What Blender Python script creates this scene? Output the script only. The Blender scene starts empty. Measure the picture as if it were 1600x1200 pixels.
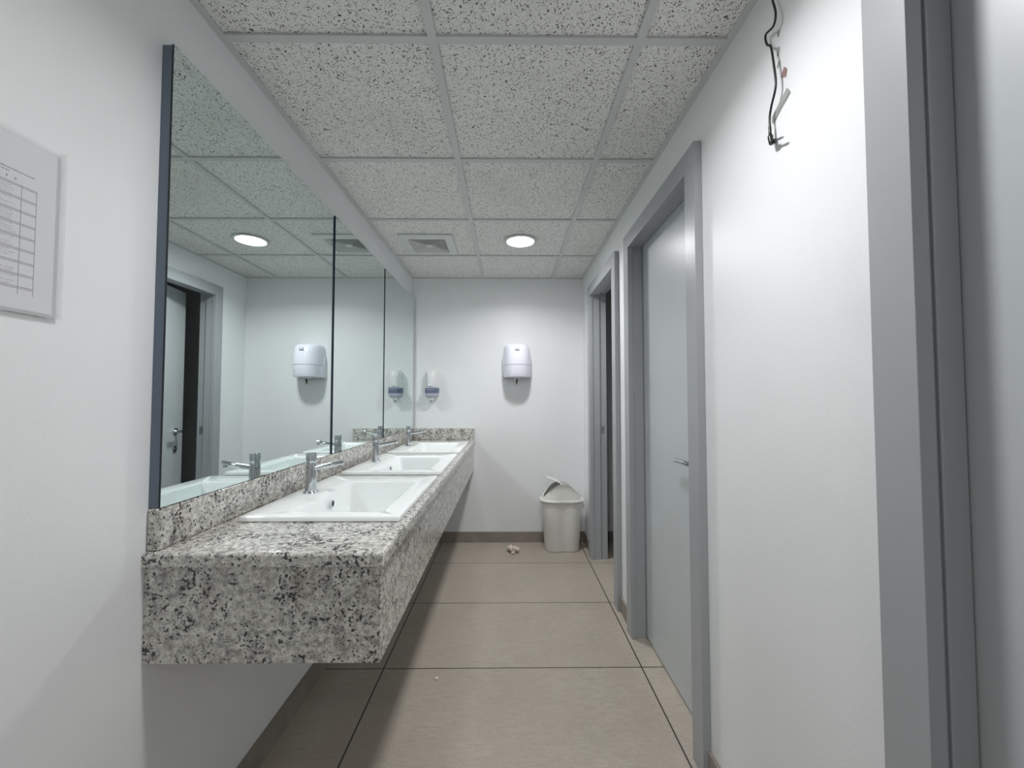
import bpy, bmesh, math, random
from mathutils import Vector, Matrix
R = math.radians
SC = bpy.context.scene
COL = SC.collection

# ------------------------------------------------------------------ camera, world, exposure
EYE = 1.228                     # camera height above the floor
CEIL = 2.278                    # ceiling height
cam_data = bpy.data.cameras.new('camera')
cam_data.sensor_fit = 'HORIZONTAL'; cam_data.sensor_width = 36.0
cam_data.lens = 638.4 / 1600.0 * 36.0
cam_data.clip_start = 0.02
cam = bpy.data.objects.new('camera', cam_data); COL.objects.link(cam)
cam.location = (0, 0, EYE)
cam.rotation_euler = (R(90 + 2.036), 0, R(-0.536))
SC.camera = cam
w = bpy.data.worlds.new('dark_surroundings'); SC.world = w; w.use_nodes = True
w.node_tree.nodes['Background'].inputs[0].default_value = (0, 0, 0, 1)
w.node_tree.nodes['Background'].inputs[1].default_value = 0
SC.view_settings.view_transform = 'Standard'; SC.view_settings.look = 'None'
SC.view_settings.gamma = 1; SC.view_settings.use_curve_mapping = False
SC.view_settings.exposure = 2.19
LAMP = 9.0                     # glow of the lamp diffusers themselves
WATT, WATT_NEAR, WATT_BACK, SPREAD = 2.45, 1.93, .8, 152   # light thrown down by each lamp
LAMP_NEAR = 8.0
LAMP_BACK = 3.0
cy = SC.cycles
cy.max_bounces = 14; cy.diffuse_bounces = 8; cy.glossy_bounces = 8; cy.transmission_bounces = 8
cy.use_guiding = True; cy.use_surface_guiding = True
cy.caustics_reflective = True; cy.blur_glossy = 0.0; cy.sample_clamp_indirect = 0.0

# ------------------------------------------------------------------ materials
def lin(c):
    return tuple((v / 255 / 12.92) if v / 255 <= 0.04045 else ((v / 255 + 0.055) / 1.055) ** 2.4 for v in c) + (1,)
class NT:
    def __init__(s, name):
        s.m = bpy.data.materials.new(name); s.m.use_nodes = True
        s.t = s.m.node_tree; s.b = s.t.nodes['Principled BSDF']
        s.co = None
    def n(s, typ, **kw):
        o = s.t.nodes.new(typ)
        for k, v in kw.items():
            if hasattr(o, k): setattr(o, k, v)
        return o
    def l(s, a, b): s.t.links.new(a, b)
    def coord(s, scale=(1, 1, 1)):
        c = s.n('ShaderNodeNewGeometry') ; mp = s.n('ShaderNodeMapping')
        s.l(c.outputs['Position'], mp.inputs['Vector']); mp.inputs['Scale'].default_value = scale
        return mp.outputs['Vector']
    def noise(s, vec, scale, detail=2, rough=.5, dist=0):
        o = s.n('ShaderNodeTexNoise'); s.l(vec, o.inputs['Vector'])
        o.inputs['Scale'].default_value = scale; o.inputs['Detail'].default_value = detail
        o.inputs['Roughness'].default_value = rough; o.inputs['Distortion'].default_value = dist
        return o.outputs['Fac']
    def ramp(s, fac, stops):
        o = s.n('ShaderNodeValToRGB'); s.l(fac, o.inputs['Fac'])
        e = o.color_ramp.elements
        while len(e) < len(stops): e.new(.5)
        for i, (p, c) in enumerate(stops):
            e[i].position = p; e[i].color = c if len(c) == 4 else tuple(c) + (1,)
        return o.outputs['Color']
    def mix(s, fac, a, b, mode='MIX'):
        o = s.n('ShaderNodeMix'); o.data_type = 'RGBA'; o.blend_type = mode
        for sock, v in ((o.inputs[0], fac), (o.inputs[6], a), (o.inputs[7], b)):
            if hasattr(v, 'is_output'): s.l(v, sock)
            else: sock.default_value = v
        return o.outputs[2]
    def math(s, op, a, b=0.0):
        o = s.n('ShaderNodeMath'); o.operation = op
        for sock, v in ((o.inputs[0], a), (o.inputs[1], b)):
            if hasattr(v, 'is_output'): s.l(v, sock)
            else: sock.default_value = v
        return o.outputs[0]
    def bump(s, h, strength, dist):
        o = s.n('ShaderNodeBump'); s.l(h, o.inputs['Height'])
        o.inputs['Strength'].default_value = strength; o.inputs['Distance'].default_value = dist
        s.l(o.outputs['Normal'], s.b.inputs['Normal'])
    def base(s, c, rough=.5, metal=0, spec=.5):
        i = s.b.inputs
        if hasattr(c, 'is_output'): s.l(c, i['Base Color'])
        else: i['Base Color'].default_value = c
        if hasattr(rough, 'is_output'): s.l(rough, i['Roughness'])
        else: i['Roughness'].default_value = rough
        i['Metallic'].default_value = metal; i['Specular IOR Level'].default_value = spec
        return s.m

def plain(name, rgb, rough=.5, metal=0, spec=.5, var=.04, nscale=14):
    t = NT(name); v = t.coord()
    c = lin(rgb); d = tuple(x * (1 - var * 2) for x in c[:3]) + (1,)
    f = t.noise(v, nscale, 3)
    return t.base(t.mix(f, c, d), rough, metal, spec)

def paint(name, rgb, rough):
    t = NT(name); v = t.coord()
    c = lin(rgb)
    big = t.noise(v, 1.7, 3); f = t.ramp(big, [(.35, (.0, .0, .0)), (.75, (1, 1, 1))])
    c2 = tuple(x * .95 for x in c[:3]) + (1,)
    base = t.mix(f, c, c2)
    sm = t.noise(v, 3.3, 2, .6)                      # a few faint scuffs
    s2 = t.ramp(sm, [(.66, (0, 0, 0)), (.76, (.35, .35, .35))])
    base = t.mix(s2, base, tuple(x * .86 for x in c[:3]) + (1,))
    t.bump(t.noise(v, 260, 2), .12, .002)
    return t.base(base, rough)

M = {}
M['wall'] = paint('white_wall_paint', (228, 230, 231), .42)
M['grey'] = plain('grey_door_enamel', (190, 195, 197), .34, var=.03, nscale=5)
def enamel():
    t = NT('grey_frame_enamel'); v = t.coord()
    t.bump(t.noise(v, 500, 2), .04, .001)
    return t.base(lin((158, 161, 164)), .36)
M['frame'] = enamel()
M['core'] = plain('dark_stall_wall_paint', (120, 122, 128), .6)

def granite():
    t = NT('speckled_granite'); v = t.coord()
    a = t.noise(v, 70, 4, .65, .3)
    base = t.ramp(a, [(.36, lin((150, 148, 143))), (.5, lin((194, 192, 186))), (.64, lin((222, 221, 215)))])
    warm = t.noise(v, 18, 2)
    base = t.mix(t.ramp(warm, [(.60, (0, 0, 0)), (.76, (.35, .35, .35))]), base, lin((172, 152, 138)))
    blot = t.noise(v, 30, 5, .72, .4)
    base = t.mix(t.ramp(blot, [(.54, (0, 0, 0)), (.64, (.7, .7, .7))]), base, lin((122, 121, 118)))
    fl = t.noise(v, 122, 2.5, .6, .2)
    cl = t.noise(v, 17, 3, .6, .6)
    s = t.math('ADD', fl, t.math('MULTIPLY', t.math('SUBTRACT', cl, .5), .50))
    base = t.mix(t.ramp(s, [(.575, (0, 0, 0)), (.62, (.93, .93, .93))]), base, lin((36, 35, 37)))
    fine = t.noise(v, 240, 2)
    base = t.mix(t.ramp(fine, [(.61, (0, 0, 0)), (.68, (.7, .7, .7))]), base, lin((84, 82, 81)))
    return t.base(base, .16, 0, .5)
M['granite'] = granite()

def tile_floor(name, lines=True, rgb=(168, 160, 147)):
    t = NT(name)
    g = t.n('ShaderNodeNewGeometry'); sp = t.n('ShaderNodeSeparateXYZ'); t.l(g.outputs['Position'], sp.inputs[0])
    v = t.coord((1.0, 4.5, 4.5))
    st = t.noise(v, 17, 6, .75, .9)
    c = lin(rgb)
    base = t.ramp(st, [(.25, tuple(x * .76 for x in c[:3])), (.5, c), (.75, tuple(min(1, x * 1.16) for x in c[:3]))])
    v2 = t.coord((1, 1, 1))
    cloud = t.noise(v2, 3.1, 3, .6)
    base = t.mix(t.ramp(cloud, [(.35, (.22, .22, .22)), (.65, (0, 0, 0))]), base, tuple(x * .62 for x in c[:3]) + (1,))
    tint = t.noise(v2, 4.3, 3, .6)
    base = t.mix(t.ramp(tint, [(.42, (0, 0, 0)), (.62, (.5, .5, .5))]), base, lin((166, 153, 143)))
    gr = t.noise(t.coord((.6, 1.4, 1.4)), 150, 3, .7)
    base = t.mix(t.ramp(gr, [(.5, (0, 0, 0)), (.7, (.5, .5, .5))]), base, tuple(x * .62 for x in c[:3]) + (1,))
    spk = t.noise(v2, 420, 2)
    base = t.mix(t.ramp(spk, [(.6, (0, 0, 0)), (.72, (.4, .4, .4))]), base, tuple(x * .55 for x in c[:3]) + (1,))
    if lines:
        def line(out, off, period, half):
            a = t.math('ADD', out, off); a = t.math('DIVIDE', a, period)
            a = t.math('FRACT', a); a = t.math('SUBTRACT', a, .5); a = t.math('ABSOLUTE', a)
            a = t.math('SUBTRACT', .5, a); a = t.math('MULTIPLY', a, period)
            return t.math('LESS_THAN', a, half)
        lx = line(sp.outputs[0], .566 + 11.77, 1.177, .0030)
        ly = line(sp.outputs[1], -1.908 + 5.95, .595, .0028)
        m = t.math('MAXIMUM', lx, ly)
        base = t.mix(m, base, lin((46, 43, 40)))
        t.bump(t.math('SUBTRACT', 1.0, m), .5, .002)
    return t.base(base, .42)
M['floor'] = tile_floor('taupe_floor_tile')
M['base'] = tile_floor('taupe_skirting_tile', False, (134, 128, 119))

def ceiling_mat():
    t = NT('fissured_ceiling_tile'); v = t.coord()
    warp = t.n('ShaderNodeTexNoise'); t.l(v, warp.inputs['Vector']); warp.inputs['Scale'].default_value = 30
    vm = t.n('ShaderNodeVectorMath'); vm.operation = 'MULTIPLY_ADD'
    t.l(warp.outputs['Color'], vm.inputs[0]); vm.inputs[1].default_value = (.03, .03, .0); t.l(v, vm.inputs[2])
    fl = t.noise(vm.outputs[0], 215, 1, .5, .5)
    f2 = t.noise(v, 400, 1, .5, .4)
    m1 = t.ramp(fl, [(.605, (0, 0, 0)), (.645, (.95, .95, .95))])
    m2 = t.ramp(f2, [(.64, (0, 0, 0)), (.69, (.55, .55, .55))])
    base = t.mix(m1, lin((228, 228, 225)), lin((70, 69, 64)))
    base = t.mix(m2, base, lin((110, 108, 102)))
    stain = t.noise(v, 2.2, 3)
    base = t.mix(t.ramp(stain, [(.55, (0, 0, 0)), (.75, (.3, .3, .3))]), base, lin((190, 188, 182)))
    t.bump(t.math('SUBTRACT', 1.0, t.math('MAXIMUM', m1, m2)), .6, .002)
    return t.base(base, .9, 0, .2)
M['ceiling'] = ceiling_mat()
M['tbar'] = plain('grey_white_metal_grid', (196, 198, 198), .45, var=.02)
def mirror_mat():
    t = NT('mirror_glass')
    v = t.coord(); f = t.noise(v, 3, 2)
    c = t.mix(f, (.77, .85, .84, 1), (.79, .865, .855, 1))
    return t.base(c, 0.0, 1.0)
M['mirror'] = mirror_mat()
M['mirror_edge'] = plain('dark_blue_grey_mirror_side', (104, 118, 134), .2)
M['glass_edge'] = plain('dark_mirror_glass_edge', (22, 34, 40), .1)
M['porcelain'] = plain('white_glazed_porcelain', (236, 240, 239), .06, spec=.6, var=.01)
M['chrome'] = plain('polished_chrome', (205, 208, 212), .07, metal=1, var=.02)
M['steel'] = plain('brushed_steel', (165, 165, 165), .28, metal=1)
M['hole'] = plain('dark_hole', (30, 30, 32), .6)
M['disp'] = plain('cool_white_glossy_plastic', (226, 227, 238), .16, var=.01)
M['disp_back'] = plain('pale_grey_plastic', (205, 208, 216), .3, var=.01)
M['disp_dark'] = plain('dark_grey_plastic', (70, 72, 76), .35)
M['soap'] = plain('matt_white_plastic', (222, 224, 223), .3, var=.01)
M['soap_label'] = plain('slate_blue_label', (98, 110, 132), .35)
M['soap_low'] = plain('pale_lilac_plastic', (178, 180, 198), .25)
M['bin'] = plain('white_bin_plastic', (220, 219, 214), .36, var=.03)
M['bin_in'] = M['bin']
M['vent'] = plain('white_vent_metal', (206, 208, 206), .45, var=.02)
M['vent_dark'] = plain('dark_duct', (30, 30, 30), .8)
M['cable'] = plain('black_cable_rubber', (16, 17, 20), .35)
M['paper'] = plain('white_paper', (214, 214, 220), .7, var=.015)
M['ink'] = plain('grey_printer_ink', (52, 54, 62), .7)
M['pencil'] = plain('faint_pen_ink', (122, 124, 134), .7)
M['tissue'] = plain('dirty_tissue_paper', (232, 216, 206), .85, var=.2, nscale=60)
M['scrap'] = plain('white_scrap', (225, 222, 216), .8)
M['redtape'] = plain('reddish_brown_tape', (150, 122, 118), .5)
M['chalk'] = plain('dull_silver_grey_wire', (150, 152, 152), .5)
def clear(name, col, alpha, rough=.1):
    t = NT(name); v = t.coord(); f = t.noise(v, 40, 2)
    t.base(t.mix(f, col, tuple(x * .95 for x in col[:3]) + (1,)), rough)
    t.b.inputs['Alpha'].default_value = alpha
    return t.m
M['acrylic'] = clear('clear_acrylic', (.86, .87, .88, 1), .22, .12)
M['tape'] = clear('translucent_sticky_tape', (.40, .41, .40, 1), .72, .4)
def emit(name, col, strength):
    t = NT(name); v = t.coord(); f = t.noise(v, 20, 1)
    t.base((.8, .8, .8, 1), .5)
    t.l(t.mix(f, col, tuple(x * .98 for x in col[:3]) + (1,)), t.b.inputs['Emission Color'])
    t.b.inputs['Emission Strength'].default_value = strength
    return t.m
WHITE = (.99, .982, .992, 1)
M['lamp'] = emit('lit_white_diffuser', WHITE, LAMP)
M['lamp_near'] = emit('lit_white_diffuser_near', WHITE, LAMP_NEAR)
M['lamp_back'] = emit('lit_white_diffuser_back', WHITE, LAMP_BACK)

# ------------------------------------------------------------------ mesh helpers
def bm_box(bm, x0, x1, y0, y1, z0, z1, bevel=0, seg=2):
    r = bmesh.ops.create_cube(bm, size=1)
    vs = r['verts']
    bmesh.ops.scale(bm, vec=(x1 - x0, y1 - y0, z1 - z0), verts=vs)
    bmesh.ops.translate(bm, vec=((x0 + x1) / 2, (y0 + y1) / 2, (z0 + z1) / 2), verts=vs)
    if bevel:
        es = list({e for v in vs for e in v.link_edges})
        bmesh.ops.bevel(bm, geom=es, offset=bevel, segments=seg, affect='EDGES', profile=.5)
def box(*a, **k):
    bm = bmesh.new(); bm_box(bm, *a, **k); return bm
def boxes(lst, bevel=0):
    bm = bmesh.new()
    for b in lst: bm_box(bm, *b, bevel=bevel)
    return bm
def loft(bm, rings, cap0=True, cap1=True, closed=True):
    vr = [[bm.verts.new(p) for p in r] for r in rings]
    for a, b in zip(vr, vr[1:]):
        n = len(a)
        for i in range(n if closed else n - 1):
            j = (i + 1) % n
            bm.faces.new((a[i], a[j], b[j], b[i]))
    if closed and cap0: bm.faces.new(vr[0][::-1])
    if closed and cap1: bm.faces.new(vr[-1])
    return vr
def circ(r, z, n=32, c=(0, 0)):
    return [(c[0] + r * math.cos(2 * math.pi * i / n), c[1] + r * math.sin(2 * math.pi * i / n), z) for i in range(n)]
def lathe(bm, prof, n=32, c=(0, 0)):
    loft(bm, [circ(max(r, 1e-4), z, n, c) for r, z in prof])
def catmull(pts, k=6):
    P = [Vector(p) for p in pts]; P = [2 * P[0] - P[1]] + P + [2 * P[-1] - P[-2]]
    out = []
    for i in range(1, len(P) - 2):
        a, b, c, d = P[i - 1], P[i], P[i + 1], P[i + 2]
        for s in range(k):
            t = s / k
            out.append(.5 * ((2 * b) + (c - a) * t + (2 * a - 5 * b + 4 * c - d) * t * t + (3 * b - a - 3 * c + d) * t ** 3))
    out.append(P[-2]); return out
def tube(bm, pts, rad, n=8, smooth=True, k=6):
    pts = catmull(pts, k) if smooth else [Vector(p) for p in pts]
    rings = []; up = Vector((.13, .3, .95)).normalized()
    for i, p in enumerate(pts):
        t = (pts[min(i + 1, len(pts) - 1)] - pts[max(i - 1, 0)]).normalized()
        a = t.cross(up)
        if a.length < 1e-3: a = t.cross(Vector((1, 0, 0)))
        a.normalize(); b = t.cross(a)
        r = rad[min(i, len(rad) - 1)] if isinstance(rad, (list, tuple)) else rad
        rings.append([p + r * (math.cos(2 * math.pi * q / n) * a + math.sin(2 * math.pi * q / n) * b) for q in range(n)])
    loft(bm, rings)
def obj(name, bm, mat, parent=None, smooth=False, angle=40):
    bmesh.ops.recalc_face_normals(bm, faces=bm.faces)
    me = bpy.data.meshes.new(name); bm.to_mesh(me); bm.free()
    me.materials.append(M[mat] if isinstance(mat, str) else mat)
    if smooth:
        me.polygons.foreach_set('use_smooth', [True] * len(me.polygons))
        try: me.set_sharp_from_angle(angle=R(angle))
        except Exception: pass
    o = bpy.data.objects.new(name, me); COL.objects.link(o)
    if parent: o.parent = parent
    return o
def tag(o, label, cat=None, group=None, kind=None):
    o['label'] = label
    if cat: o['category'] = cat
    if group: o['group'] = group
    if kind: o['kind'] = kind
    return o
def thing(name, label, cat, loc=(0, 0, 0), rz=0, group=None, kind=None):
    o = bpy.data.objects.new(name, None); COL.objects.link(o); o.empty_display_size = .05
    o.location = loc; o.rotation_euler = (0, 0, rz)
    return tag(o, label, cat, group, kind)
def struct(name, bm, mat, label, cat, **k):
    return tag(obj(name, bm, mat, **k), label, cat, kind='structure')
def copy_tree(o, parent=None):
    c = o.copy(); COL.objects.link(c)
    if parent: c.parent = parent
    for ch in list(o.children): copy_tree(ch, c)
    return c

# ------------------------------------------------------------------ room shell
XL, XR, XR2, YB, YN = -.840, .657, .760, 3.547, -1.55
XS = 2.0                                  # far side of the stalls behind the right wall
DOORS = {1: (1.432, 2.128), 2: (2.471, 3.146), 3: (-.130, .622)}
ZT = 2.027                                # clear opening height
CW = .078                                 # casing width
struct('floor', boxes([(XL - .12, XS + .12, YN - .12, YB + .12, -.12, 0)]), 'floor', 'grey taupe large-format stone-look tile floor', 'floor')
c = struct('ceiling', boxes([(XL - .12, XS + .12, YN - .12, YB + .12, CEIL + .004, CEIL + .12)]), 'ceiling', 'white speckled mineral fibre suspended ceiling', 'ceiling')
struct('wall_left', boxes([(XL - .12, XL, YN, YB, 0, CEIL + .01)]), 'wall', 'white painted wall behind the mirrors and the sinks', 'wall')
struct('wall_far', boxes([(XL - .12, XS + .12, YB, YB + .12, 0, CEIL + .01)]), 'wall', 'white painted end wall with the towel dispenser', 'wall')
struct('wall_near', boxes([(XL - .12, XS + .12, YN - .12, YN, 0, CEIL + .01)]), 'wall', 'white painted wall behind the viewer', 'wall')
segs = []; ys = [YN]
for d in (3, 1, 2): ys += [DOORS[d][0] - .03, DOORS[d][1] + .03]
ys.append(YB)
for i in range(0, len(ys), 2): segs.append((XR, XR2, ys[i], ys[i + 1], 0, ZT + .03))
segs.append((XR, XR2, YN, YB, ZT + .03, CEIL + .01))
struct('wall_right', boxes(segs), 'wall', 'white painted wall pierced by the three grey doors', 'wall')
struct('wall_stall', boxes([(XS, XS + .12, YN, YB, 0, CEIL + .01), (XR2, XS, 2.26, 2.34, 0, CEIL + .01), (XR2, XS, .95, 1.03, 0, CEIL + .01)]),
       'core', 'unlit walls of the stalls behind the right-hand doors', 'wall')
BH = .088
struct('baseboard_far', boxes([(XL + .011, XR, YB - .011, YB, 0, BH), (XR2, XS, YB - .011, YB, 0, BH)]), 'base', 'grey-brown tile skirting along the end wall', 'baseboard')
struct('baseboard_left', boxes([(XL, XL + .011, YN, YB, 0, BH)]), 'base', 'grey-brown tile skirting under the granite counter', 'baseboard')
bb = [(XR - .011, XR, YN, DOORS[3][0] - CW, 0, BH), (XR - .011, XR, DOORS[3][1] + CW, DOORS[1][0] - CW, 0, BH),
      (XR - .011, XR, DOORS[1][1] + CW, DOORS[2][0] - CW, 0, BH), (XR - .011, XR, DOORS[2][1] + CW, YB - .011, 0, BH)]
struct('baseboard_right', boxes(bb), 'base', 'grey-brown tile skirting between the door frames', 'baseboard')

# ceiling grid: wall angle and the T-bars
bars = []; h = .0125
GX = [-.221, .386]; GY = [1.160 + .607 * k for k in range(-4, 5) if YN < 1.160 + .607 * k < YB]
for gx in GX: bars.append((gx - h, gx + h, YN, YB, CEIL - .004, CEIL + .0035))
cuts = [XL + .02, GX[0] - h, GX[0] + h, GX[1] - h, GX[1] + h, XR - .02]
for gy in GY:
    for i in range(0, 6, 2): bars.append((cuts[i], cuts[i + 1], gy - h, gy + h, CEIL - .0035, CEIL + .0035))
struct('trim_1', boxes(bars), 'tbar', 'pale grey metal T-bar grid of the ceiling', 'ceiling grid')
struct('trim_2', boxes([(XL, XL + .02, YN, YB, CEIL - .003, CEIL + .0035), (XR - .02, XR, YN, YB, CEIL - .003, CEIL + .0035),
                        (XL + .02, XR - .02, YB - .02, YB, CEIL - .003, CEIL + .0035)]), 'tbar', 'grey metal edge angle where ceiling meets the walls', 'ceiling trim')

# ------------------------------------------------------------------ doors
CF = .630      # x of casing face
def frame_bm(ya, yb, bead):
    bm = bmesh.new()
    def U(x0, x1, inset, wid, bev=0):
        a, b, t = ya - inset, yb + inset, ZT + inset
        bm_box(bm, x0, x1, a - wid, a, 0, t, bevel=bev); bm_box(bm, x0, x1, b, b + wid, 0, t, bevel=bev)
        bm_box(bm, x0, x1, a - wid, b + wid, t, t + wid, bevel=bev)
    U(CF, XR - .0005, 0, CW, .0012)       # casing
    U(XR, .708, .005, .0245)              # stop face
    if bead: U(.663, .668, .0005, .004)   # small bead
    U(.708, XR2 + .002, .016, .0135)      # rebate behind the stop
    return bm
def make_handle(parent, y, side=1):
    """rose, neck and lever on the face x=0 of the leaf, lever pointing along +y*side"""
    bm = bmesh.new()
    def cyl(x0, x1, r, yy, zz, n=24):
        rings = [[(x, yy + r * math.cos(2 * math.pi * i / n), zz + r * math.sin(2 * math.pi * i / n)) for i in range(n)] for x in (x0, x1)]
        loft(bm, rings)
    z = .985
    cyl(-.008, 0, .026, y, z); cyl(-.043, -.006, .010, y, z)
    tube(bm, [(-.043, y - .004 * side, z), (-.046, y + .03 * side, z + .001), (-.045, y + .075 * side, z), (-.043, y + .118 * side, z - .003)], .0095, 12)
    o = obj('door_handle', bm, 'chrome', parent, True)
    tag(o, 'chrome lever handle')
    bm = bmesh.new(); cyl(-.007, 0, .022, y, .855)
    cyl(-.010, -.006, .011, y, .855)
    o2 = obj('lock_cylinder', bm, 'steel', parent, True)
    return o
def make_door(n, label, hinge_far, angle):
    ya, yb = DOORS[n]
    d = thing('door_%d' % n, label, 'door', (XR, (ya + yb) / 2, 0), kind='structure')
    off = d.location
    f = obj('door_frame', frame_bm(ya, yb, n == 3), 'frame', d); f.location = -off
    a, b = ya - .013, yb + .013; L = b - a
    hy = b if hinge_far else a; sgn = -1 if hinge_far else 1
    # leaf in its own coordinates: hinge at origin, leaf toward sgn*y
    leaf = obj('door_leaf', box(0, .04, min(0, sgn * L), max(0, sgn * L), .008, ZT + .012, bevel=.0015), 'grey', d)
    leaf.location = Vector((.7115, hy, 0)) - off
    leaf.rotation_euler = (0, 0, angle)
    make_handle(leaf, sgn * (L - .100), -sgn)
    ly = (ya - .016) if hinge_far else (yb + .016); s = 1 if hinge_far else -1
    st = boxes([(.717, .743, min(ly, ly + s * .0015), max(ly, ly + s * .0015), 0.955, 1.015), (.724, .736, min(ly, ly + s * .0019), max(ly, ly + s * .0019), 0.97, 1.00)])
    o = obj('strike_plate', st, 'steel', d); o.location = -off
    return d
make_door(1, 'closed grey flush door in grey frame, middle of the right-hand wall', True, 0)
make_door(2, 'grey door ajar into a dark stall beside the waste bin', False, R(-12))
make_door(3, 'closed grey door in grey frame, nearest at the right edge', True, 0)

# ------------------------------------------------------------------ granite counter
CT, CB = .873, .620
SINKS = [1.190, 1.910, 2.630]; SL = .630; SX0, SX1 = -.775, -.312
CY0, CX1 = .957, -.287
counter = thing('counter', 'long speckled grey granite washbasin counter hung on the left wall', 'counter', (XL, CY0, .620))
def slab():
    bm = bmesh.new()
    xs = [XL + .0005, SX0 + .03, SX1 - .035, CX1]; ys = [CY0]
    for s in SINKS: ys += [s + .03, s + SL - .03]
    ys.append(YB - .0005)
    zt, zb = CT, CT - .032
    V = {}
    def v(i, j, k):
        if (i, j, k) not in V: V[(i, j, k)] = bm.verts.new((xs[i], ys[j], (zt, zb)[k]))
        return V[(i, j, k)]
    solid = lambda i, j: 0 <= i < 3 and 0 <= j < len(ys) - 1 and not (i == 1 and j % 2 == 1)
    for i in range(3):
        for j in range(len(ys) - 1):
            if not solid(i, j): continue
            bm.faces.new((v(i, j, 0), v(i + 1, j, 0), v(i + 1, j + 1, 0), v(i, j + 1, 0)))
            bm.faces.new((v(i, j, 1), v(i, j + 1, 1), v(i + 1, j + 1, 1), v(i + 1, j, 1)))
            for (di, dj, p, q) in ((-1, 0, (i, j), (i, j + 1)), (1, 0, (i + 1, j), (i + 1, j + 1)), (0, -1, (i, j), (i + 1, j)), (0, 1, (i, j + 1), (i + 1, j + 1))):
                if not solid(i + di, j + dj):
                    bm.faces.new((v(*p, 0), v(*q, 0), v(*q, 1), v(*p, 1)))
    bmesh.ops.recalc_face_normals(bm, faces=bm.faces)
    es = []
    for e in bm.edges:
        a, b = e.verts
        front = abs(a.co.x - CX1) < 1e-5 and abs(b.co.x - CX1) < 1e-5
        near = abs(a.co.y - CY0) < 1e-5 and abs(b.co.y - CY0) < 1e-5
        if (front or near) and a.co.z > zt - 1e-5 and b.co.z > zt - 1e-5: es.append(e)
        elif front and near: es.append(e)
    bmesh.ops.bevel(bm, geom=es, offset=.009, segments=4, affect='EDGES', profile=.5)
    return bm
def put(o, base):      # keep world coordinates while parented to an unrotated empty
    o.location = -Vector(base.location); return o
put(obj('top_slab', slab(), 'granite', counter, True, 30), counter)
ap = boxes([(XL + .0005, -.296, .966, .991, CB, CT - .0335)], 0)
bm_box(ap, -.321, -.296, .991, YB - .0005, CB, CT - .0335)
put(obj('apron', ap, 'granite', counter), counter)
put(obj('backsplash', box(XL + .0005, -.811, .967, YB - .0005, CT, .9715, bevel=.006, seg=3), 'granite', counter, True, 30), counter)
put(obj('end_splash', box(-.8105, -.290, YB - .024, YB - .0005, CT, .9715, bevel=.004, seg=3), 'granite', counter, True, 30), counter)

# ------------------------------------------------------------------ sinks
def rrect(x0, x1, y0, y1, r, z, n=6):
    pts = []
    for cx, cyy, a0 in ((x1 - r, y1 - r, 0), (x0 + r, y1 - r, 90), (x0 + r, y0 + r, 180), (x1 - r, y0 + r, 270)):
        for i in range(n + 1):
            a = R(a0 + 90 * i / n); pts.append((cx + r * math.cos(a), cyy + r * math.sin(a), z))
    return pts
def make_sink(label):
    t = thing('washbasin', label, 'sink', (0, 0, CT), group='white inset washbasins along the counter')
    W, T = SX1 - SX0, .017         # local: x from 0 (wall side) to W, y from 0 to SL, z=0 on the counter
    bm = bmesh.new()
    def rr(i, z, r): return rrect(i, W - i, i, SL - i, r, z)
    def bas(e, z, r): # basin outline shrunk by e on each side
        return rrect(.130 + e * 1.5, W - .068 - e * .8, .052 + e, SL - .125 - e * 1.1, r, z)
    rings = [rr(.004, .0003, .006), rr(0, .003, .008), rr(0, T - .005, .008), rr(.002, T - .001, .008), rr(.006, T, .008),
             rrect(.108, W - .060, .044, SL - .112, .014, T), rrect(.1095, W - .0615, .0455, SL - .1135, .014, T - .0022),
             bas(-.003, T - .004, .016), bas(-.001, T - .0065, .016), bas(.002, T - .012, .018), bas(.010, -.05, .022), bas(.016, -.088, .028), bas(.024, -.105, .035), bas(.05, -.112, .05), bas(.10, -.116, .03)]
    loft(bm, rings, cap0=False)
    # outer shell of the bowl below the counter
    loft(bm, [rr(.04, .0003, .02), bas(-.012, -.001, .03), bas(-.004, -.08, .04), bas(.03, -.128, .05)][1:], cap0=False)
    obj('basin', bm, 'porcelain', t, True, 50)
    cx, cyy = (.13 + .15 + W - .068 - .08) / 2, (.052 + SL - .125) / 2
    bm = bmesh.new(); lathe(bm, [(.03, -.1158), (.032, -.113), (.028, -.1115), (.020, -.1125), (.012, -.113)], 28, (cx, cyy))
    obj('drain', bm, 'chrome', t, True)
    # overflow ring in the wall-side slope
    bm = bmesh.new(); n = 20
    ox, oz, oy = .1445, -.020, cyy + .01
    for r0, r1, dx in ((.013, .0095, 0),):
        A = [(ox + .003, oy + r0 * math.cos(2 * math.pi * i / n), oz + r0 * math.sin(2 * math.pi * i / n)) for i in range(n)]
        A2 = [(ox + .0055, oy + r0 * math.cos(2 * math.pi * i / n), oz + r0 * math.sin(2 * math.pi * i / n)) for i in range(n)]
        B = [(ox + .0055, oy + r1 * math.cos(2 * math.pi * i / n), oz + r1 * math.sin(2 * math.pi * i / n)) for i in range(n)]
        B2 = [(ox + .003, oy + r1 * math.cos(2 * math.pi * i / n), oz + r1 * math.sin(2 * math.pi * i / n)) for i in range(n)]
        loft(bm, [A, A2, B, B2], False, False)
    ov = obj('overflow_ring', bm, 'chrome', t, True)
    bm = bmesh.new()
    loft(bm, [[(ox + q, oy + .0095 * math.cos(2 * math.pi * i / n), oz + .0095 * math.sin(2 * math.pi * i / n)) for i in range(n)] for q in (.002, .0035)])
    obj('overflow_hole', bm, 'hole', ov)
    return t
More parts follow.
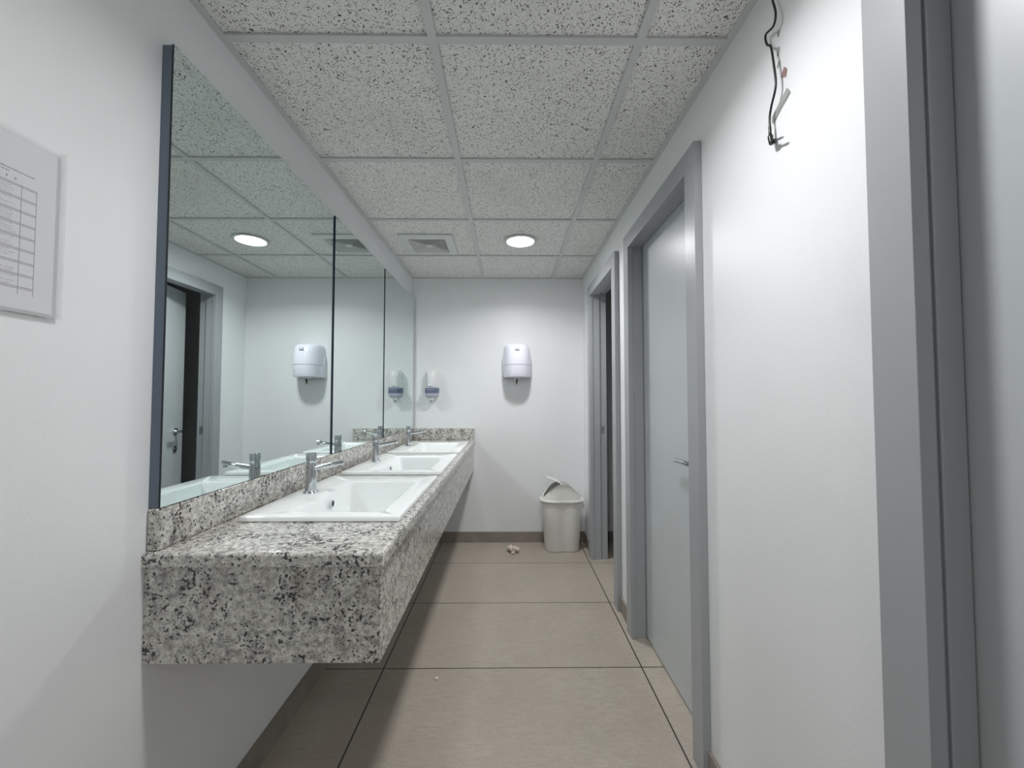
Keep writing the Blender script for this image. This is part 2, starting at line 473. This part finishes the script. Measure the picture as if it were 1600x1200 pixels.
def make_faucet(label):
    t = thing('faucet', label, 'faucet', (0, 0, CT + .017), group='chrome push taps on the washbasins')
    bm = bmesh.new(); lathe(bm, [(.0245, .0002), (.0255, .002), (.0245, .0045), (.021, .0065), (.0195, .0075)], 36)
    obj('base_ring', bm, 'chrome', t, True)
    bm = bmesh.new(); lathe(bm, [(.0195, .006), (.0192, .03), (.0178, .08), (.0172, .102), (.0165, .106), (.0150, .107)], 36)
    b = obj('body', bm, 'chrome', t, True)
    bm = bmesh.new(); lathe(bm, [(.0150, .107), (.0152, .1085), (.0164, .110), (.0168, .118), (.0166, .119), (.0178, .120), (.0178, .139), (.0165, .1415), (.008, .142)], 36)
    obj('push_button', bm, 'chrome', t, True)
    bm = bmesh.new()
    pts = [Vector((.012, 0, .088)), Vector((.06, 0, .0965)), Vector((.118, 0, .107))]
    rings = []
    d = (pts[2] - pts[0]).normalized(); up = Vector((-d.z, 0, d.x)); n = 20
    for k, rx in ((0, 1.05), (.5, 1), (.97, .96), (1.0, .8)):
        p = pts[0].lerp(pts[2], k)
        rings.append([p + .0105 * rx * math.cos(2 * math.pi * i / n) * Vector((0, 1, 0)) + .0085 * rx * math.sin(2 * math.pi * i / n) * up for i in range(n)])
    loft(bm, rings)
    sp = obj('spout', bm, 'chrome', t, True)
    bm = bmesh.new(); lathe(bm, [(.0068, .0905), (.0072, .0915), (.0072, .101), (.0060, .102)], 20, (.106, 0))
    obj('nozzle', bm, 'steel', sp, True)
    return t
slab_names = ['white rectangular inset washbasin nearest the viewer, at the counter\'s near end',
              'white rectangular inset washbasin between the near and the far one',
              'white rectangular inset washbasin farthest away, next to the end wall']
tap_names = ['chrome push tap on the nearest washbasin, the largest of the three',
             'chrome push tap on the middle washbasin, below a mirror seam',
             'chrome push tap on the farthest washbasin, by the end wall']
s0, f0 = make_sink(slab_names[0]), make_faucet(tap_names[0])
for i, sy in enumerate(SINKS):
    s = s0 if i == 0 else copy_tree(s0); s.location = (SX0, sy, CT); s['label'] = slab_names[i]
    f = f0 if i == 0 else copy_tree(f0); f.location = (SX0 + .065, sy + .300, CT + .017); f['label'] = tap_names[i]

# ------------------------------------------------------------------ mirrors
MX = -.811; MZ0, MZ1 = .9730, 2.088
names = ['large frameless wall mirror nearest the viewer, its dark side edge showing',
         'frameless wall mirror between the two dark vertical seams', 'frameless wall mirror at the far end by the soap dispenser']
edges = [(.970, 1.874), (1.900, 2.655), (2.679, 3.532)]
for (a, b), lb in zip(edges, names):
    t = thing('wall_mirror', lb, 'mirror', (XL, (a + b) / 2, MZ0), group='mirrors above the counter')
    put(obj('backing_box', box(XL + .0005, MX - .005, a + .001, b - .001, MZ0, MZ1 - .001), 'mirror_edge', t), t)
    g = put(obj('mirror_glass', box(MX - .005, MX, a, b, MZ0, MZ1), 'mirror', t), t)
    g.data.materials.append(M['glass_edge'])
    for p in g.data.polygons:
        p.material_index = 0 if p.normal.x > .9 else 1

# ------------------------------------------------------------------ ceiling lamps
def make_lamp(label, y, mat, watt, x=.081):
    t = thing('ceiling_light', label, 'ceiling light', (x, y, CEIL), group='round recessed ceiling lights')
    bm = bmesh.new(); n = 48
    rings = [circ(r, z, n) for r, z in ((.100, .0055), (.106, -.001), (.108, -.004), (.104, -.008), (.092, -.010), (.089, -.008), (.088, .0005))]
    loft(bm, rings, False, False)
    obj('trim_ring', bm, 'vent', t, True)
    bm = bmesh.new(); loft(bm, [circ(.0875, .004, n), circ(.0875, -.006, n)])
    obj('diffuser', bm, mat, t, True)
    ld = bpy.data.lights.new('lamp_light', 'AREA'); ld.shape = 'DISK'; ld.size = .17; ld.energy = watt
    ld.spread = R(SPREAD); ld.color = WHITE[:3]
    lo = bpy.data.objects.new('lamp_light', ld); COL.objects.link(lo); lo.parent = t; lo.location = (0, 0, -.0075)
    return t
make_lamp('round lit white ceiling light at the far end, by the air vent', 2.685, 'lamp', WATT)
make_lamp('round lit white ceiling light nearly overhead, only its glow at the top edge', .857, 'lamp_near', WATT_NEAR)
make_lamp('round lit white ceiling light behind the viewer', -.99, 'lamp_back', WATT_BACK)

# ------------------------------------------------------------------ air vent
t = thing('air_vent', 'square white louvred air diffuser in the ceiling left of the far light', 'air vent', (-.538, 2.760, CEIL))
bm = bmesh.new()
def sq(h, z, o=0): return [(-h, -h, z), (h, -h, z), (h, h, z), (-h, h, z)]
loft(bm, [sq(.174, .0035), sq(.176, -.003), sq(.172, -.008), sq(.135, -.013), sq(.124, -.013), sq(.120, -.009), sq(.120, .004)], False, False)
obj('vent_frame', bm, 'vent', t)
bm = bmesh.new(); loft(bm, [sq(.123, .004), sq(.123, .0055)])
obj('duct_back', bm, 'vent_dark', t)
bm = bmesh.new()
for k in range(9):
    a = .117 - k * .0105
    loft(bm, [sq(a - .0085, .003), sq(a, -.010), sq(a - .0012, -.010), sq(a - .0097, .003)], False, False)
obj('louvres', bm, 'vent', t)
bm = bmesh.new(); loft(bm, [sq(.021, .003), sq(.022, -.010)])
obj('center_plate', bm, 'vent', t)

# ------------------------------------------------------------------ paper towel dispenser
def dsec(w_, d, z, n=28, ex=2.6):
    """half super-ellipse section, flat side on the wall (y=0), bulging toward -y"""
    out = []
    for i in range(n + 1):
        a = math.pi * i / n; c_, s_ = math.cos(a), math.sin(a)
        out.append((w_ / 2 * (abs(c_) ** (2 / ex)) * (1 if c_ >= 0 else -1), -d * (abs(s_) ** (2 / ex)), z))
    return out
def shell(secs): 
    bm = bmesh.new(); loft(bm, secs); return bm
t = thing('paper_towel_dispenser', 'rounded white paper towel dispenser mounted on the end wall', 'towel dispenser', (.075, YB, 1.400))
obj('back_plate', shell([dsec(.236, .035, .004, ex=8), dsec(.252, .05, .02, ex=8), dsec(.254, .05, .16, ex=8), dsec(.246, .04, .185, ex=8), dsec(.225, .03, .195, ex=8)]), 'disp_back', t, True)
obj('lower_cover', shell([dsec(.205, .165, .004), dsec(.228, .188, .010), dsec(.234, .196, .03), dsec(.236, .199, .105), dsec(.232, .196, .1075)]), 'disp', t, True)
up = obj('upper_cover', shell([dsec(.232, .196, .1085), dsec(.238, .201, .111), dsec(.238, .201, .14), dsec(.234, .196, .20), dsec(.226, .184, .25), dsec(.214, .166, .272), dsec(.190, .140, .285), dsec(.14, .10, .292), dsec(.06, .05, .295)]), 'disp', t, True)
bm = box(-.018, .018, -.2005, -.180, .228, .250, bevel=.003)
obj('logo_badge', bm, 'disp_back', up, True)
bm = box(-.028, .030, -.13, -.07, -.006, .006, bevel=.002); obj('paper_outlet', bm, 'disp_back', t)
bm = bmesh.new(); loft(bm, [[(-.006, -.10, .0), (.010, -.10, .0), (.010, -.094, .0), (-.006, -.094, .0)], [(-.012, -.104, -.03), (.004, -.104, -.028), (.004, -.099, -.028), (-.012, -.099, -.03)], [(-.005, -.101, -.055), (-.001, -.101, -.055), (-.001, -.099, -.055), (-.005, -.099, -.055)]])
obj('paper_tip', bm, 'disp_dark', t)

# ------------------------------------------------------------------ soap dispenser
t = thing('soap_dispenser', 'slim white soap dispenser with a slate label near the mirror corner', 'soap dispenser', (-.655, YB, 1.190))
obj('dispenser_body', shell([dsec(.098, .06, .125), dsec(.100, .078, .14), dsec(.098, .085, .20), dsec(.094, .080, .262), dsec(.088, .066, .276), dsec(.06, .04, .283)]), 'soap', t, True)
ps = obj('push_panel', shell([dsec(.085, .07, .045, ex=3.2), dsec(.108, .095, .058, ex=3.2), dsec(.114, .102, .08, ex=3.2), dsec(.114, .104, .130, ex=3.2), dsec(.108, .098, .134, ex=3.2)]), 'soap_low', t, True)
lab = obj('printed_label', shell([dsec(.1155, .1045, .084, ex=3.2), dsec(.1155, .1055, .126, ex=3.2)]), 'soap_label', ps, True)
obj('label_lettering', boxes([(-.038, .032, -.1066, -.1045, .116, .1185), (-.030, .040, -.1066, -.1045, .109, .1115), (-.040, .020, -.1066, -.1045, .094, .0955)]), 'soap_low', ps)
bm = boxes([(-.004, .004, -.086, -.080, .140, .1425), (-.008, .008, -.086, -.080, .137, .1395)]); obj('maker_mark', bm, 'disp_dark', t)
bm = bmesh.new(); lathe(bm, [(.018, .02), (.024, .026), (.027, .046)], 24, (0, -.052)); obj('nozzle', bm, 'soap', t, True)
bm = bmesh.new(); lathe(bm, [(.006, .012), (.007, .022)], 16, (-.004, -.055)); obj('nozzle_tip', bm, 'disp_dark', t, True)

# ------------------------------------------------------------------ waste bin
t = thing('waste_bin', 'white plastic swing-top waste bin in the corner by the open door', 'waste bin', (.438, 3.385, 0)); t.scale = (.93, .93, .93)
def bean(a, b, z, dent=.10, n=72, ex=2.5):
    out = []
    for i in range(n):
        q = 2 * math.pi * i / n; c_, s_ = math.cos(q), math.sin(q)
        x = a * (abs(c_) ** (2 / ex)) * (1 if c_ >= 0 else -1); y = b * (abs(s_) ** (2 / ex)) * (1 if s_ >= 0 else -1)
        y *= 1 - dent * math.exp(-((x - .01) / (.33 * a)) ** 2)
        out.append((x, y, z(x / a) if callable(z) else z))
    return out
bm = bmesh.new()
o_ = [(.142, .095, .0005), (.149, .101, .004), (.151, .103, .012), (.1785, .122, .425)]
i_ = [(.1755, .119, .425), (.148, .100, .02)]
loft(bm, [bean(a, b, z, .23) for a, b, z in o_ + i_])
bd = obj('bin_body', bm, 'bin', t, True)
for sx in (-1, 1):
    bm = bmesh.new(); tube(bm, [(sx * .176, -.02, .405), (sx * .192, -.02, .395), (sx * .190, -.02, .36), (sx * .172, -.02, .34)], .004, 8)
    tube(bm, [(sx * .176, .02, .405), (sx * .192, .02, .395), (sx * .190, .02, .36), (sx * .172, .02, .34)], .004, 8)
    tube(bm, [(sx * .1915, -.02, .388), (sx * .1915, .02, .388)], .004, 8, smooth=False)
    obj('side_grip', bm, 'bin', bd, True)
bm = bmesh.new()
loft(bm, [bean(a, b, z, .17) for a, b, z in ((.176, .120, .424), (.188, .130, .420), (.193, .134, .424), (.195, .136, .434), (.191, .132, .441), (.180, .122, .443), (.174, .117, .440))] , False, False)
hood = obj('lid_rim', bm, 'bin', t, True)
arch = lambda u: .455 + .118 * max(0.0, math.cos(math.pi / 2 * min(1, abs(u)))) ** .9
arch2 = lambda u: arch(u) + .004
bm = bmesh.new()
ra = bean(.180, .122, .440, .12); rb = bean(.170, .108, lambda u: .44 + (arch(u) - .44) * .6, .10); rc = bean(.163, .098, arch, .09)
rd = bean(.166, .101, arch2, .09); re = bean(.157, .091, arch2, .09); rf = bean(.158, .093, lambda u: arch(u) - .006, .09)
rg = bean(.166, .104, lambda u: .44 + (arch(u) - .44) * .55, .10); rh = bean(.175, .117, .442, .12)
loft(bm, [ra, rb, rc, rd, re, rf, rg, rh], False, False)
obj('lid_hood', bm, 'bin', t, True, 60)
# swinging flap, tilted about its front-to-back pivot
flap = bmesh.new(); n = 24
top, bot = [], []
for i in range(n + 1):
    u = -1 + 2 * i / n
    zz = .10 * (math.cos(math.pi / 2 * abs(u)) - 1) * .55
    wd = .076 * (1 - .45 * abs(u) ** 2.4)
    top.append([(.150 * u, -wd, zz), (.150 * u, -wd * .3, zz + .004), (.150 * u, wd * .3, zz + .004), (.150 * u, wd, zz)])
    bot.append([(x, y, z - .0028) for x, y, z in reversed(top[-1])])
loft(flap, [a + b for a, b in zip(top, bot)])
o = obj('swing_flap', flap, 'bin', t, True)
o.location = (.008, .004, .560); o.rotation_euler = (0, R(47), 0)

# ------------------------------------------------------------------ litter on the floor
def crumple(name, label, cat, mat, loc, size, seed, flat=.5, det=3):
    random.seed(seed); bm = bmesh.new(); bmesh.ops.create_icosphere(bm, subdivisions=det, radius=1)
    dirs = [Vector((random.uniform(-1, 1), random.uniform(-1, 1), random.uniform(-1, 1))).normalized() for _ in range(26)]
    amp = [random.uniform(-.42, .42) for _ in dirs]
    for v in bm.verts:
        d = v.co.normalized(); r = 1.0
        for dd, a in zip(dirs, amp): r += a * max(0, d.dot(dd)) ** 14
        r += random.uniform(-.13, .13)
        v.co = d * r; v.co.z *= flat
    zmin = min(v.co.z for v in bm.verts)
    for v in bm.verts: v.co = Vector((v.co.x * size, v.co.y * size, (v.co.z - zmin) * size + .0008))
    o = obj(name, bm, mat); o.location = loc
    return tag(o, label, cat)
t = thing('crumpled_tissue', 'crumpled dirty tissue lying on the floor near the end wall', 'tissue', (.036, 3.31, 0))
for k, (dx, dy, s_, sd) in enumerate(((0, 0, .027, 3), (.034, -.006, .023, 8), (-.022, .018, .024, 12), (.004, -.022, .018, 21))):
    o = crumple('tissue_fold', '', '', 'tissue', (dx, dy, .0), s_, sd, .85 if k < 3 else .4)
    o.parent = t
    for key in list(o.keys()):
        if key in ('label', 'category'): del o[key]
crumple('paper_scrap', 'tiny white paper scrap on the floor right of the counter', 'paper scrap', 'scrap', (-.314, 1.838, 0), .0075, 5, .5, 2)

# ------------------------------------------------------------------ framed sheet on the left wall
t = thing('notice_holder', 'clear acrylic wall holder with a printed checklist, cut by the left edge', 'notice', (XL, .655, 1.375))
def putw(o): o.location = -Vector((XL, .655, 1.375)); return o
ax0 = XL + .0065; NY0, NY1 = .535, .762; NZ0, NZ1 = 1.374, 1.684
putw(obj('back_panel', box(XL + .0045, ax0, NY0, NY1, NZ0, NZ1, bevel=.0005), 'acrylic', t))
pp = putw(obj('paper_sheet', box(ax0 + .0002, ax0 + .0006, NY0 + .006, NY1 - .014, NZ0 + .006, NZ1 - .010), 'paper', t))
fx = ax0 + .0012
putw(obj('front_panel', box(fx + .0008, fx + .0030, NY0, NY1, NZ0, NZ1, bevel=.0006), 'acrylic', t))
putw(obj('side_spacer', boxes([(ax0, fx + .0008, NY1 - .010, NY1, NZ0, NZ1), (ax0, fx + .0008, NY0, NY1 - .010, NZ0, NZ0 + .005)]), 'acrylic', t))
for q in (NY0 + .02, NY1 - .04):
    putw(obj('mounting_pad', boxes([(XL + .0003, XL + .0045, q, q + .02, 1.5, 1.52)]), 'acrylic', t))
ix = ax0 + .0007
def ink(lst):      # flat printed strokes (y0,y1,z0,z1)
    bm = bmesh.new()
    for y0, y1, z0, z1 in lst: bm_box(bm, ix, ix + .0002, y0, y1, z0, z1)
    return bm
TR, T0, RH = .7175, 1.592, .0217          # right edge, first line, row pitch
st = []
for r in range(9):
    zz = T0 - r * RH
    st += [(.55, TR, zz - .0011, zz), (.55, TR, zz - .0036, zz - .0026)]
st += [(TR - .0008, TR, T0 - 8.6 * RH, T0), (.6945, .6953, T0 - 8.6 * RH, T0), (.6605, .6612, T0 - 5.0 * RH, T0), (.64, .6408, T0 - 8.6 * RH, T0)]
g_ = ink(st); o = obj('printed_table', g_, 'ink', pp)
random.seed(4); st = []
y = .56
while y < .713:
    l = random.uniform(.002, .010); st.append((y, min(y + l, .713), 1.6125, 1.6125 + random.uniform(.0012, .0022))); y += l + random.uniform(.0006, .0016)
y = .56
while y < .675:
    l = random.uniform(.002, .006); st.append((y, y + l, 1.6075, 1.6090)); y += l + .001
for yy in (.672, .684): st.append((yy, yy + .0028, 1.5985, 1.6002)); st.append((yy + .001, yy + .0018, 1.5970, 1.6020))
obj('printed_heading', ink(st), 'ink', pp)
st = []
for r in range(8):
    z0 = T0 - r * RH - .0065
    for ln in range(4):
        if random.random() < .2: continue
        y = .6630 + random.uniform(0, .003); ye = .6630 + random.uniform(.016, .026)
        while y < ye:
            l = random.uniform(.0008, .003); dz = random.uniform(-.0008, .0008)
            st.append((y, y + l, z0 - ln * .0043 + dz, z0 - ln * .0043 + dz + random.uniform(.0005, .0012))); y += l + random.uniform(.0003, .0009)
    if r < 5:
        for k in range(5): st.append((.6555, .6600, z0 - k * .0035, z0 - k * .0035 + .0007))
obj('handwriting', ink(st), 'pencil', pp)

# ------------------------------------------------------------------ cable hanging on the right wall
t = thing('hanging_cable', 'thin black cable with an angled plug dangling from the ceiling', 'cable', (0.6390, 0.9657, CEIL))
DZ = .015
pts = [(0.6470, 0.9911, CEIL + .0), (0.6450, 0.9708, 2.2439), (0.6410, 0.9514, 2.1931), (0.6380, 0.9372, 2.1473), (0.6390, 0.9474, 2.1254), (0.6420, 0.9819, 2.1344), (0.6410, 0.9758, 2.1045), (0.6400, 0.9606, 2.0856), (0.6390, 0.9504, 2.0377), (0.6390, 0.9443, 1.9760), (0.6410, 0.9647, 1.9401), (0.6420, 0.9738, 1.9162), (0.6410, 0.9718, 1.8844)]
bm = bmesh.new(); tube(bm, [(x - t.location.x, y - t.location.y, z - t.location.z) for x, y, z in pts], .0026, 10)
obj('cord', bm, 'cable', t, True)
def rel(o): o.location = -Vector(t.location); return o
bm = bmesh.new(); tube(bm, [(0.6410, 0.9728, 1.8943), (0.6410, 0.9708, 1.8654), (0.6410, 0.9667, 1.8485)], [.0036] * 5 + [.0060] * 9, 12)
tube(bm, [(0.6410, 0.9687, 1.8505), (0.6410, 0.9540, 1.8465)], .0056, 12, smooth=False)
rel(obj('plug', bm, 'cable', t, True))
bm = bmesh.new(); tube(bm, [(0.6410, 0.9540, 1.8465), (0.6410, 0.9270, 1.8376)], .0026, 10, smooth=False)
rel(obj('plug_tip', bm, 'steel', t, True))
# leftover tape on the wall
def patch(name, label, cat, mat, yz, x=.6562, curl=0.0, th=.0004):
    bm = bmesh.new()
    n = len(yz); cy_ = sum(p[0] for p in yz) / n; cz = sum(p[1] for p in yz) / n
    A = [(x - curl * k, p[0] - cy_, p[1] - cz) for k, p in zip([1, .3, 0, .5, 1, .4][:n], yz)]
    loft(bm, [[(a[0] - x, a[1], a[2]) for a in A], [(a[0] - x - th, a[1], a[2]) for a in A]])
    o = obj(name, bm, mat); o.location = (x, cy_, cz); return tag(o, label, cat)
patch('tape_scrap', 'small reddish scrap of tape on the wall beside the cable', 'tape', 'redtape', [(0.9386, 2.0178), (0.9284, 2.0039), (0.9335, 1.9879), (0.9508, 1.9999)])
patch('sticky_tape', 'long translucent strip of peeling tape behind the cable', 'tape', 'tape', [(0.9254, 1.9561), (0.9193, 1.9401), (0.9549, 1.9222), (0.9834, 1.9063), (0.9814, 1.9222)], curl=.004)
for lb, pts, rr in (('dark curl of torn fixing highest on the wall right of the cable', [(0.0000, 0.9596, 2.1174), (-0.0030, 0.9535, 2.1134), (0.0000, 0.9565, 2.1075), (-0.0020, 0.9504, 2.1194)], .0010),
                    ('dark hook of torn fixing on the wall above the reddish tape', [(0.0000, 0.9596, 2.0796), (-0.0020, 0.9525, 2.0776), (-0.0020, 0.9525, 2.0696), (0.0000, 0.9596, 2.0676), (-0.0010, 0.9586, 2.0597)], .0010),
                    ('short grey sliver of old fixing left of the reddish tape', [(0.0000, 0.9535, 2.0437), (-0.0020, 0.9596, 2.0318)], .0013)):
    bm = bmesh.new(); tube(bm, pts, rr, 6)
    tag(obj('adhesive_residue', bm, 'chalk'), lb, 'residue', 'torn fixings beside the cable').location = (.6555, 0, 0)
